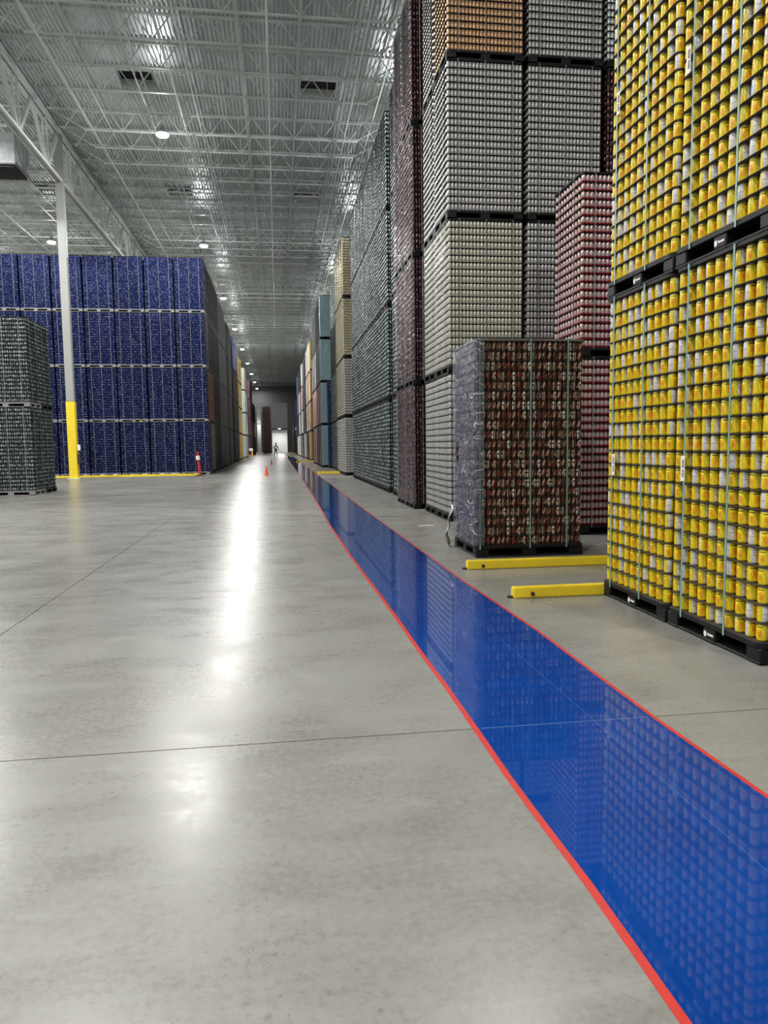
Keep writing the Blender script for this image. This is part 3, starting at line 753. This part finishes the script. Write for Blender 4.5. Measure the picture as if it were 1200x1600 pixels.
# ---- left side
for i in range(7):
    stack(['navy']*4, -3.56-HX*2-i*1.485, 39.35, f'navy wall, {nth[i]} column from the aisle', 1, base=BASE_GREY)
LK = [['navy']*4, ['navy', 'brick', 'brick', 'dark'], ['olive', 'brick', 'dark', 'dark'], ['navy', 'dark', 'dark', 'dark'], ['dark', 'dark', 'dark', 'dark']]
for i in range(12):
    k = LK[(1, 2, 2, 3, 4, 4, 4, 4, 4, 4, 4, 4)[i]]
    if i < 7: stack(k, -3.56-HX*2-.02, 39.35+PY*(i+1), f'{nth[i]} behind the navy corner', tags=(1 if i % 2 else 0))
    else: far_stack(k, -3.56-HX*2-.04, 39.35+PY*(i+1))
for i in range(2): stack(['slate', 'slate'], -7.58-HX*2, 24.4+PY*i, f'left edge block, {("front", "rear")[i]} right stack', 1, base=BASE_GREY if i == 0 else None)
stack(['slate', 'slate'], -7.58-HX*2-1.5, 24.4, 'left edge block, front left stack', 1, base=BASE_GREY)
farL = [(['dark', 'dark', 'dark', 'dark'], 8, 55., -3.75), (['dark', 'dark', 'dark', 'navy'], 7, 66.4, -3.75), (['yellow', 'yellow', 'yellow', 'yellow'], 5, 80.5, -3.95), (['white', 'white', 'white', 'silver'], 5, 93., -3.85),
        (['maroon', 'maroon', 'maroon', 'maroon'], 8, 110.4, -3.85), (['dark', 'maroon', 'dark'], 6, 122., -3.8)]
for q, (kinds, n, y, xr) in enumerate(farL):
    stack(kinds, xr-2*HX, y, f'front of far left block, {bl[q]} out')
    for i in range(1, n): far_stack(kinds, xr-2*HX+random.uniform(-.05, .05), y+PY*i)
stack(['maroon']*3, -2.62, 132., 'facing the camera at the aisle end')
stack(['maroon']*3, -5.5, 139., 'beside the far white column')
stack(['maroon']*3, -7.2, 139., 'well left of the far white column')
far_finish()
print('PALLETS', len([o for o in bpy.data.objects if o.name.startswith('can_pallet')]))

# ------------------------------------------------------------------ small things on the aisle floor
def cone(x, y, h, label):
    t = empty('traffic_cone', (x, y, 0)); k = h/.7
    bevel(MB().box(-.19*k, .19*k, -.19*k, .19*k, 0, .03*k).build('base', M_orange, t).data, .01)
    MB().lathe([(.14*k, .03*k), (.03*k, .69*k), (.02*k, .7*k)], 16).build('cone_body', M_orange, t, smooth=False)
    tag(t, label, 'traffic cone')
cone(-.60, 36.7, .45, 'small orange traffic cone standing in the middle of the aisle')
cone(-.54, 58., .40, 'farther reddish traffic cone in the aisle before the painter')
t = empty('delineator_post', (-3.9, 37.8, 0))
MB().lathe([(.24, 0), (.24, .02), (.15, .05), (.06, .07)], 16).build('rubber_base', M_dark, t)
po = MB().bar((0, 0, .05), (-.08, 0, 1.05), .11, n=10).build('post', plain('post_red', (.62, .03, .03), .4), t)
MB().bar((-.063, 0, .80), (-.08, 0, 1.0), .19, n=12).build('white_collar', M_tag, t)
lp = MB(); pr = None
for k in range(13):
    a = 2*math.pi*k/12; c_ = (-.085+.045*math.sin(a), 0, 1.13-.075*math.cos(a))
    if pr: lp.bar(pr, c_, .02)
    pr = c_
lp.build('grab_loop', M_orange, t)
tag(t, 'leaning red delineator post with white collar before the navy wall', 'post')
t = empty('guard_post', (-3.75, 109.5, 0))
MB().bar((0, 0, 0), (0, 0, .95), .16, n=10).build('post', M_yellow, t); MB().box(-.42, .1, -.12, -.09, .75, 1.1).build('sign_plate', M_tag, t)
MB().box(-.5, .1, .1, .2, .05, .2).build('rail', M_orange, t)
tag(t, 'short yellow guard post with white plate beside far left stacks', 'guard post')

# ------------------------------------------------------------------ painter
SK = 1.12
def skin_obj(name, verts, edges, radii, mat, parent, sub=2):
    me = bpy.data.meshes.new(name); me.from_pydata(verts, edges, []); me.materials.append(mat)
    o = ob(name, me, parent); md = o.modifiers.new('skin', 'SKIN'); md.use_smooth_shade = True
    for i, r_ in enumerate(radii): me.skin_vertices[0].data[i].radius = tuple(q*SK for q in (r_ if isinstance(r_, tuple) else (r_, r_)))
    me.skin_vertices[0].data[0].use_root = True
    o.modifiers.new('sub', 'SUBSURF').levels = 1; o.modifiers['sub'].render_levels = sub; return o
def person():
    t = empty('person', (-.33, 96.2, 0))
    M_sk = plain('skin_tone', (.30, .17, .11), .5); M_tr = plain('trousers', (.02, .022, .03), .8); M_vest = plain('hi_vis', (.30, .85, .06), .6); M_hair = plain('cap_dark', (.02, .02, .02), .7)
    V = [(0, 0, .93), (0, 0, 1.1), (.01, -.01, 1.28), (.02, -.02, 1.42), (.03, -.04, 1.50), (.04, -.06, 1.56), (.05, -.08, 1.64), (.05, -.07, 1.72),     # spine 0-7
         (-.10, 0, .88), (-.13, -.03, .50), (-.15, .02, .09), (-.15, -.13, .045),                                                                # left leg 8-11
         (.10, 0, .88), (.14, -.06, .49), (.17, .0, .09), (.17, -.15, .045),                                                                      # right leg 12-15
         (-.18, -.01, 1.41), (-.25, -.10, 1.15), (-.06, -.28, 1.07), (.02, -.31, 1.06),                                                             # arm 16-19
         (.21, -.02, 1.40), (.30, -.08, 1.16), (.34, -.28, 1.02), (.36, -.34, 1.0)]                                                               # arm 20-23
    E = [(0,1),(1,2),(2,3),(3,4),(4,5),(5,6),(6,7),(0,8),(8,9),(9,10),(10,11),(0,12),(12,13),(13,14),(14,15),(3,16),(16,17),(17,18),(18,19),(3,20),(20,21),(21,22),(22,23)]
    R_ = [(.15,.11),(.135,.10),(.155,.105),(.14,.09),.06,.055,(.08,.095),(.07,.08), .088,.06,.045,.045, .088,.06,.045,.045, .058,.045,.036,.04, .058,.045,.036,.04]
    skin_obj('body', V, E, R_, M_tr, t)
    skin_obj('safety_vest', [(0, 0, 1.0), (.01, 0, 1.18), (.015, -.01, 1.32), (.02, -.02, 1.43)], [(0,1),(1,2),(2,3)], [(.17,.125),(.165,.12),(.18,.125),(.16,.10)], M_vest, t)
    for s in (-.07, .09): MB().box(s-.02, s+.02, -.155, -.14, 1.02, 1.42).build('reflective_stripe', M_tag, t)
    fa = skin_obj('face', [(.05, -.10, 1.60), (.05, -.115, 1.68)], [(0, 1)], [.062, .068], M_sk, t)
    MB().box(.04, .06, -.20, -.17, 1.62, 1.66).build('nose', M_sk, fa)
    MB().lathe([(.10, 1.70), (.105, 1.74), (.09, 1.79), (.04, 1.825)], 14, (.05, -.075)).build('cap', M_hair, t)
    for hx, hy, hz in ((.02, -.31, 1.06), (.36, -.34, 1.0)):
        h = skin_obj('hand', [(hx, hy, hz), (hx, hy-.06, hz)], [(0, 1)], [.035, .03], M_sk, t)
        for k in range(4): skin_obj('finger', [(hx-.03+.018*k, hy-.06, hz+.01), (hx-.03+.018*k, hy-.10, hz-.005), (hx-.03+.018*k, hy-.095, hz-.035)], [(0,1),(1,2)], [.009,.009,.008], M_sk, h, 1)
        skin_obj('finger', [(hx-.03, hy-.02, hz), (hx-.05, hy-.06, hz-.005)], [(0,1)], [.011, .009], M_sk, h, 1)
    for x in (-.15, .17): bevel(MB().box(x-.05, x+.05, -.2, .07, 0, .09).build('boot', M_hair, t).data, .02)
    tag(t, 'person in bright green safety vest and dark clothes rolling paint at the aisle end', 'person')
person()
t = empty('paint_roller', (1.3, 95.3, 0))
MB().bar((-1.62, .42, 1.08), (-.02, 0, .1), .04, n=8).build('pole', M_dark, t)
MB().bar((-.13, 0, .056), (.15, 0, .056), .1, n=12).build('roller_sleeve', M_dark, t)
MB().bar((-.02, 0, .1), (-.16, 0, .1), .015).bar((-.16, 0, .1), (-.16, 0, .05), .015).build('roller_frame', M_steel, t)
tag(t, 'long-handled paint roller held by the painter, resting on the blue strip end', 'paint roller')
